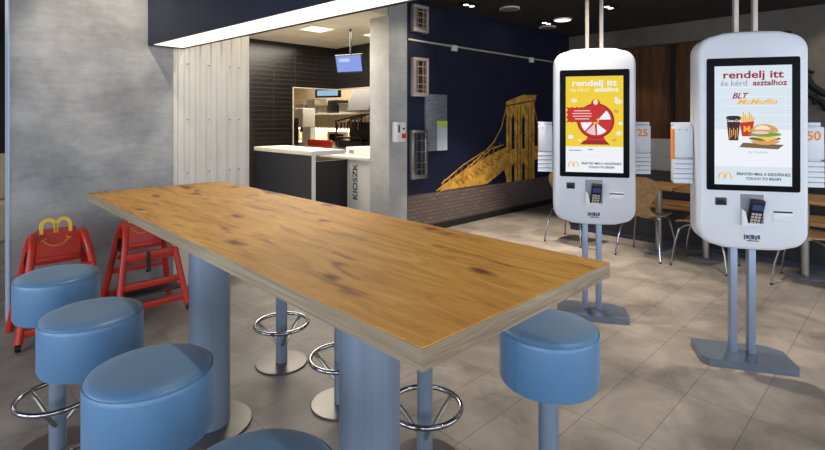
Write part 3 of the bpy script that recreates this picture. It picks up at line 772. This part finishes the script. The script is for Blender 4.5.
# ------------------------------------------------------------------ seating area
bn = thing('bench', 'long dark wall bench with a timber seat and grey padded back', 'bench', (6.55, 2.2, 0))
MB(M['bench']).box(-.28, .40, -2.7, 1.15, .06, .44).build('seat_box', bn)
MB(M['plinth']).box(-.25, .40, -2.7, 1.15, 0, .06).build('plinth', bn)
MB(M['oak_small']).box(-.30, .18, -2.7, 1.15, .4405, .485, bevel=.006).build('seat', bn)
MB(M['bench']).box(.22, .36, -2.7, 1.15, .4405, .84).build('backrest', bn)
MB(M['bench_grey']).box(.20, .37, -2.7, 1.15, .8405, 1.25, bevel=.015).build('headrest', bn, label='grey upholstered upper back')

def make_chair(label, loc, rz):
    t = thing('plywood_chair', label, 'chair', loc, rz, 'plywood shell chairs at the small tables')
    prof = [(-.20, .432, .17), (-.195, .440, .195), (-.16, .450, .215), (-.06, .448, .225), (.05, .440, .22), (.13, .445, .19), (.175, .475, .14), (.195, .53, .105), (.21, .59, .115), (.225, .66, .165), (.24, .74, .20), (.252, .81, .195), (.26, .86, .155), (.263, .885, .09)]
    n = 12; top, bot = [], []
    mb = MB(M['ply'])
    for i, (y, z, w) in enumerate(prof):
        j0, j1 = max(0, i - 1), min(len(prof) - 1, i + 1)
        ty, tz = prof[j1][0] - prof[j0][0], prof[j1][1] - prof[j0][1]; l = math.hypot(ty, tz); ny, nz = -tz / l, ty / l
        ra, rb_ = [], []
        for k in range(n + 1):
            u = -1 + 2 * k / n; c = .022 * u * u * (w / .2)
            px, py, pz = u * w, y + ny * c, z + nz * c
            ra.append(mb.v((px, py + ny * .005, pz + nz * .005))); rb_.append(mb.v((px, py - ny * .005, pz - nz * .005)))
        top.append(ra); bot.append(rb_)
    for i in range(len(prof) - 1):
        for k in range(n):
            mb.f([top[i][k], top[i][k + 1], top[i + 1][k + 1], top[i + 1][k]], None, True); mb.f([bot[i][k], bot[i + 1][k], bot[i + 1][k + 1], bot[i][k + 1]], None, True)
        mb.f([top[i][0], top[i + 1][0], bot[i + 1][0], bot[i][0]]); mb.f([top[i][n], bot[i][n], bot[i + 1][n], top[i + 1][n]])
    for i in (0, -1):
        for k in range(n): mb.f([top[i][k], top[i][k + 1], bot[i][k + 1], bot[i][k]])
    mb.build('shell', t)
    MB(M['steel']).lathe([(.07, .418), (.07, .432)], (0, .0), 24).build('seat_mount', t)
    for sx in (-1, 1):
        for fy, ty in ((-.24, -.13), (.26, .13)):
            g = MB(M['chrome']).tube([(sx * .235, fy, .012), (sx * .215, (fy * .8 + ty * .2), .20), (sx * .185, fy * .4 + ty * .6, .38), (sx * .165, ty, .415), (sx * .12, ty * .7, .424), (sx * .03, 0, .424)], .0095, 8)
            lg = g.build('leg', t)
            MB(M['black']).lathe([(.012, 0), (.012, .014), (.009, .02)], (sx * .235, fy), 12).build('foot_cap', lg)
    return t
CR = PI / 2
c0 = make_chair('plywood shell chair whose curved back shows between the two kiosks', (5.70, 2.12, 0), CR)
tree_copy(c0, 'plywood shell chair behind the nearer kiosk, only its left legs showing beside the screen', (5.70, 1.55, 0), PI)
tree_copy(c0, 'plywood shell chair at the right edge behind the nearer kiosk', (5.70, .70, 0), PI)
tree_copy(c0, 'plywood shell chair behind the farther kiosk, legs showing on both sides of it', (5.70, 3.0, 0), CR)

def make_table(label, loc):
    t = thing('cafe_table', label, 'table', loc, 0, 'small oak tables along the bench')
    MB(M['oak_small']).box(-.28, .30, -.225, .225, .722, .755, bevel=.003).build('tabletop', t)
    MB(M['steel']).lathe([(.036, .012), (.036, .71), (.1, .711), (.1, .7215)], (0, 0), 24).build('pedestal', t)
    MB(M['grey']).lathe([(.17, 0), (.17, .006), (.16, .011), (.042, .0115)], (0, 0), 36).build('base_plate', t)
    return t
t0 = make_table('small oak cafe table on a steel pedestal between the two kiosks', (6.02, 2.10, 0))
tree_copy(t0, 'small oak cafe table mostly hidden behind the nearer kiosk', (6.02, 1.62, 0))
tree_copy(t0, 'small oak cafe table at the right edge of the view', (6.02, .77, 0))

# beige booth glimpsed past the left wall end
bo = thing('booth_seat', 'beige booth seat glimpsed past the left end of the concrete wall', 'seat', (.55, 8.2, 0))
MB(M['fabric_beige']).box(-.5, .5, -.3, .3, .0, .45, bevel=.02).build('seat', bo); MB(M['fabric_beige']).box(-.5, .5, .20, .32, .4505, 1.05, bevel=.03).build('backrest', bo)

# ------------------------------------------------------------------ service counters
ct = thing('service_counter', 'dark navy service counter with a thick cream worktop', 'counter', (3.52, 5.8, 0))
MB(M['worktop']).box(-.25, .25, -.72, .75, 1.065, 1.12, bevel=.004).build('worktop', ct)
MB(M['navy']).box(-.22, -.18, -.68, .74, 0, 1.0645).build('side_panel', ct)
MB(M['white']).box(-.223, -.175, -.695, -.6805, 0, 1.0645).build('corner_trim', ct)
MB(M['black']).box(-.1795, .555, -.35, -.30, 0, .954).build('recess_shade', ct)  # black sheet standing in for the shade in the open recess under the worktop
kc = thing('kiosk_counter', 'low white counter beside the pier marked KIOSZK down its side', 'counter', (4.30, 5.5, 0))
MB(M['white']).box(-.20, .35, -.51, .10, 0, .955).build('body', kc)
MB(M['worktop']).box(-.23, .37, -.52, .62, .9555, 1.0, bevel=.003).build('worktop', kc)
tx = MB(M['black']); tx.T = Matrix.Translation((-.203, -.20, 0)) @ Matrix.Rotation(-PI / 2, 4, 'Z')
tx.text('KIOSZK', .14, 0, .66, 0, M['black'], bold=.002, rot=PI / 2, extrude=.0005)
tx.build('lettering', kc, label='black KIOSZK lettering reading upwards')
bx = thing('counter_box', 'white box unit standing on the low white counter', 'box', (4.36, 5.5, 1.0))
MB(M['white']).box(-.18, .2, -.45, .12, 0, .115, bevel=.005).build('body', bx); MB(M['kiosk_grey']).box(-.184, -.1805, -.06, .04, .03, .08).build('vent', bx)

mo = thing('menu_monitor', 'blue glowing monitor hanging from the kitchen ceiling', 'monitor', (4.30, 5.70, 2.30), math.radians(-70))
mm = MB(M['black']); mm.T = Matrix.Rotation(.22, 4, 'X'); mm.box(-.225, .225, -.012, .03, -.13, .13, bevel=.006); mm.build('case', mo)
mm = MB(emit('monitor_blue', (128, 152, 226), 1.0)); mm.T = Matrix.Rotation(.22, 4, 'X'); mm.box(-.208, .208, -.015, -.0125, -.113, .113)
mm.text('...', .001, 0, 0, 0, None) if False else None
mm.box(-.16, .02, -.0158, -.0152, .03, .075, emit('monitor_light', (190, 204, 244), 1.0)).box(-.15, .10, -.0158, -.0152, -.06, -.02); mm.build('screen', mo)
MB(M['black']).tube([(0, .03, .06), (0, .03, .499)], .014, 10).build('ceiling_pole', mo)

# kitchen beyond the opening
pt = thing('prep_table', 'stainless steel prep table in the kitchen behind the counter', 'table', (6.0, 8.6, 0))
MB(M['steel']).box(-.3, .3, -1.7, 2.4, .91, .95, bevel=.004).build('tabletop', pt)
for x_ in (-.27, .27):
    for y_ in (-1.65, .3, 2.35): MB(M['steel']).cyl((x_, y_), .02, 0, .909, 12).build('leg', pt)
MB(M['steel']).box(-.28, .28, -1.68, 2.38, .25, .27).build('undershelf', pt)
hd = thing('extractor_hood', 'pale steel extractor hood on the kitchen back wall', 'hood', (6.9, 8.35, 1.70))
MB(M['kiosk_grey']).prism([(-.40, 0), (.39, 0), (.39, .45), (-.22, .45)], -.38, .36, 'y').build('canopy', hd); MB(M['steel']).box(-.42, .39, -.39, .37, -.04, -.0005).build('rim', hd)
ki = thing('order_monitor', 'small wide order monitor hanging in the kitchen', 'monitor', (6.3, 9.15, 2.085), math.radians(-68))
MB(M['black']).box(-.33, .33, 0, .05, -.10, .09, bevel=.005).build('case', ki); MB(emit('monitor_pale', (150, 190, 220), 1.0)).box(-.27, .27, -.004, -.0005, -.06, .06).build('screen', ki)
MB(M['steel']).tube([(0, .03, .0905), (0, .03, .714)], .02, 8).build('ceiling_pole', ki)
wc = thing('warming_cabinet', 'glowing cream lit shelving unit against the kitchen back wall', 'cabinet', (6.95, 9.7, 0))
MB(M['steel']).box(-.33, .33, -1.2, 2.3, 0, .95, bevel=.004).build('body', wc)
for z_ in (1.28, 1.62): MB(M['white']).box(-.15, .33, -1.2, 2.3, z_, z_ + .03).build('shelf', wc)
for y_ in (-1.19, .2, 1.3, 2.27): MB(M['steel']).box(-.13, -.10, y_ - .012, y_ + .012, .9505, 1.62).build('upright', wc)
MB(emit('heat_lamp_glow', (255, 226, 176), 26.0)).box(.0, .2, -1.1, 2.2, 1.262, 1.279).build('heat_lamp', wc)
dm = thing('drinks_machine', 'white drinks machine on the prep table', 'drinks machine', (6.0, 9.6, .95))
MB(M['white']).box(-.16, .16, -.18, .18, .38, .80, bevel=.02).box(.04, .16, -.18, .18, 0, .38).build('body', dm); MB(M['steel']).box(-.16, .035, -.18, .18, 0, .05).build('drip_tray', dm)
MB(M['black']).cyl((-.08, 0), .03, .27, .379, 12).build('spout', dm)
cf = thing('coffee_machine', 'dark coffee machine at the left end of the kitchen opening', 'coffee machine', (5.45, 9.35, 0))
MB(M['steel']).box(-.14, .14, -.2, .2, 0, .9, bevel=.01).build('stand', cf); MB(M['black']).box(-.14, .14, -.18, .18, .9005, 1.05, bevel=.01).box(.0, .14, -.18, .18, 1.05, 1.35).box(-.14, .14, -.18, .18, 1.35, 1.55, bevel=.01).build('body', cf)
MB(M['chrome']).cyl((-.07, .06), .02, 1.28, 1.349, 10).build('spout', cf)
for q, (by, bh) in enumerate([(9.35, .20), (9.8, .30), (10.25, .18), (10.75, .34), (11.25, .22)]):
    sb = thing('storage_bin', ['small steel bin at the right end of the upper kitchen shelf', 'dark tall bin on the upper kitchen shelf, second from the right', 'small steel bin in the middle of the upper kitchen shelf', 'tall steel bin on the upper kitchen shelf, left of the middle', 'steel bin at the left end of the upper kitchen shelf'][q], 'bin', (7.02, by, 1.65))
    MB(M['black'] if q == 1 else M['steel']).box(-.13, .2, -.19, .19, 0, bh, bevel=.01).build('body', sb); MB(M['grey']).box(-.14, .21, -.20, .20, bh + .0005, bh + .02, bevel=.004).build('lid', sb)
ov = thing('toaster_oven', 'dark oven with a glass front standing on the lit kitchen shelf', 'oven', (6.88, 9.35, .95))
MB(M['steel']).box(-.2, .3, -.35, .35, 0, .27, bevel=.01).build('body', ov); MB(M['black_gloss']).box(-.205, -.2005, -.28, .28, .05, .22).build('door', ov)
fs = thing('fry_rack', 'dark wire rack of hanging kitchen tools above the prep table', 'rack', (6.0, 7.75, .95))
g = MB(M['black'])
for y_ in (-.40, .40):
    for x_ in (-.18, .18): g.box(x_ - .012, x_ + .012, y_ - .012, y_ + .012, 0, .50 if y_ > 0 else .62)
g.prism([(-.42, .62), (.42, .50), (.42, .53), (-.42, .65)], -.2, .2, 'x'); g.box(.14, .17, -.388, .388, .0, .50).box(-.16, .14, -.38, .38, .0, .14)
g.build('frame', fs)
g = MB(M['black'])
g.box(-.2, .2, -.4, .4, .18, .21); g.build('shelf', fs)
for q in range(7):
    y_ = -.34 + .11 * q
    MB(M['black'] if q % 2 else M['brown']).tube([(-.19, y_, .58 - .02 * q * .9), (-.20, y_ + .01, .46 - .02 * q), (-.19, y_ + .02, .36)], .016, 8).build('tool', fs)
for q in range(7):
    o = MB(M['red']); o.prism([(-.045, 0), (.045, 0), (.055, .11), (.02, .135), (-.02, .135), (-.055, .11)], -.022, .022, 'x')
    if q == 0: fb = o.build('fry_carton', None, (5.78, 8.30, .95), label='small red fry carton standing on the kitchen prep table', category='carton', group='red fry cartons on the prep table')
    else:
        o.bm.free(); n_ = fb.copy(); C.objects.link(n_); n_.location = (5.78, 8.30 + .125 * q, .95)
for q, (y_, h_) in enumerate([(8.94, .27), (9.04, .22), (9.14, .25)]):
    o = MB(M['amber']).lathe([(.04, 0), (.045, .02), (.045, h_ * .6), (.02, h_ * .8), (.018, h_)], (0, 0), 16)
    o.build('sauce_bottle', None, (6.92, y_ - .12, 1.65), label='amber sauce bottle on the top kitchen shelf', category='bottle', group='amber bottles on the kitchen shelf')
for q in range(3):
    k_ = thing('ceiling_panel_lamp', 'glowing square lamp panel in the kitchen ceiling', 'lamp', (3.0 + .95 * q, 6.25 - .25 * q, 2.785), 0, 'kitchen ceiling panel lamps')
    MB(M['white']).box(-.20, .20, -.20, .20, 0, .0145).build('frame', k_); MB(E_KPANEL).box(-.17, .17, -.17, .17, -.004, -.0005).build('diffuser', k_)

# ------------------------------------------------------------------ ceiling fittings
def downlight(x_, y_, label):
    t = thing('ceiling_spotlight', label, 'lamp', (x_, y_, CH - .03), 0, 'small ceiling spotlights')
    MB(M['black']).box(-.13, .13, -.06, .06, 0, .029, bevel=.004).build('housing', t)
    for s in (-1, 1): MB(E_SPOT).lathe([(.035, -.003), (.035, .0005)], (s * .06, 0), 16).build('bulb', t)
downlight(5.15, 4.20, 'twin ceiling spotlight left of the others over the mural')
downlight(6.98, 4.12, 'twin ceiling spotlight near the round ceiling disc')
downlight(6.60, 2.95, 'twin ceiling spotlight right of the farther kiosk posts')
for x_, y_, lab, m_ in [(5.77, 3.98, 'round grey ceiling disc between the spotlights', M['grey']), (6.99, 3.85, 'round glowing ceiling lamp beside a spotlight', emit('disc_glow', (255, 244, 225), 2.2)), (7.40, 4.35, 'small round grey ceiling disc farthest back', M['grey'])]:
    t = thing('ceiling_disc', lab, 'ceiling fitting', (x_, y_, CH - .02)); MB(M['white']).lathe([(.14, 0), (.14, .0195)], (0, 0), 28).build('rim', t)
    MB(m_).lathe([(.12, -.004), (.12, -.0005)], (0, 0), 28).build('cover', t)

# ------------------------------------------------------------------ lights
def area(loc, rot, sx, sy, energy, rgb, name='daylight'):
    d = bpy.data.lights.new(name, 'AREA'); d.shape = 'RECTANGLE'; d.size = sx; d.size_y = sy; d.energy = energy; d.color = rgb
    o = bpy.data.objects.new(name, d); C.objects.link(o); o.location = loc; o.rotation_euler = rot; return o
def spot(loc, target, energy, angle=70, rgb=(1, .87, .70), blend=.7, r=.04):
    d = bpy.data.lights.new('spot_lamp', 'SPOT'); d.energy = energy; d.spot_size = math.radians(angle); d.spot_blend = blend; d.color = rgb; d.shadow_soft_size = r
    o = bpy.data.objects.new('spot_lamp', d); C.objects.link(o); o.location = loc
    o.rotation_euler = (Vector(target) - Vector(loc)).to_track_quat('-Z', 'Y').to_euler(); return o
COOL = (.80, .89, 1.0)
area((-3.6, .6, 1.65), (0, -PI / 2, 0), 2.2, 8.0, 250, COOL)       # daylight through the left windows
area((2.4, -4.0, 1.65), (PI / 2, 0, 0), 11.0, 2.2, 260, (.86, .92, 1.0))   # daylight through the back windows
# recessed spots of the room
spot((.95, 3.55, CH - .06), (1.02, 4.6, 2.1), 75, 56)
spot((2.0, 3.75, CH - .06), (2.0, 4.6, 1.9), 50, 66)
spot((3.3, 1.7, CH - .06), (3.3, 1.7, 0), 190, 62)
spot((4.5, 2.7, CH - .06), (4.5, 2.7, 0), 300, 62)
spot((4.4, .9, CH - .06), (4.6, .9, 0), 250, 62)
spot((5.4, 3.4, CH - .06), (5.3, 3.6, 0), 520, 66)
spot((2.5, .2, CH - .06), (2.5, .2, 0), 60, 70)
spot((1.1, 2.4, CH - .06), (1.0, 2.3, 1.1), 55, 60)
spot((1.1, .5, CH - .06), (1.0, .9, 1.1), 40, 60)
spot((6.3, 1.5, CH - .06), (6.3, 1.5, 0), 60, 80)
spot((8.1, 3.5, 2.70), (8.84, 3.25, 1.2), 22, 50, (1, .72, .42))
spot((8.0, .7, CH - .06), (8.6, .8, 1.8), 18, 80)
spot((4.7, 3.6, CH - .06), (4.25, 4.6, 2.0), 30, 60)
# kitchen
area((3.9, 6.1, 2.76), (0, 0, 0), 1.8, 1.8, 150, (1, .90, .74), 'kitchen_lamp')
area((6.4, 9.3, 2.76), (0, 0, 0), 1.2, 3.5, 90, (1, .86, .66), 'kitchen_lamp')
area((-1.0, 8.5, CH - .05), (0, 0, 0), 2, 2, 40, (1, .88, .7), 'rear_lamp')

w = bpy.data.worlds.new('World'); S.world = w; w.use_nodes = True
bg = w.node_tree.nodes['Background']; bg.inputs['Color'].default_value = (.62, .76, 1, 1); bg.inputs['Strength'].default_value = .8

# ------------------------------------------------------------------ camera
cd = bpy.data.cameras.new('Camera'); cam = bpy.data.objects.new('Camera', cd); C.objects.link(cam)
cam.location = (0, 0, 1.5); cam.rotation_euler = (PI / 2, 0, -math.radians(44.3))
cd.sensor_width = 36; cd.lens = 36 * 495 / 825; cd.shift_y = (119.5 - 225) / 825; cd.clip_start = .05
S.camera = cam
S.view_settings.view_transform = 'Standard'; S.view_settings.look = 'None'; S.view_settings.gamma = 1; S.view_settings.use_curve_mapping = False
S.view_settings.exposure = 0.0
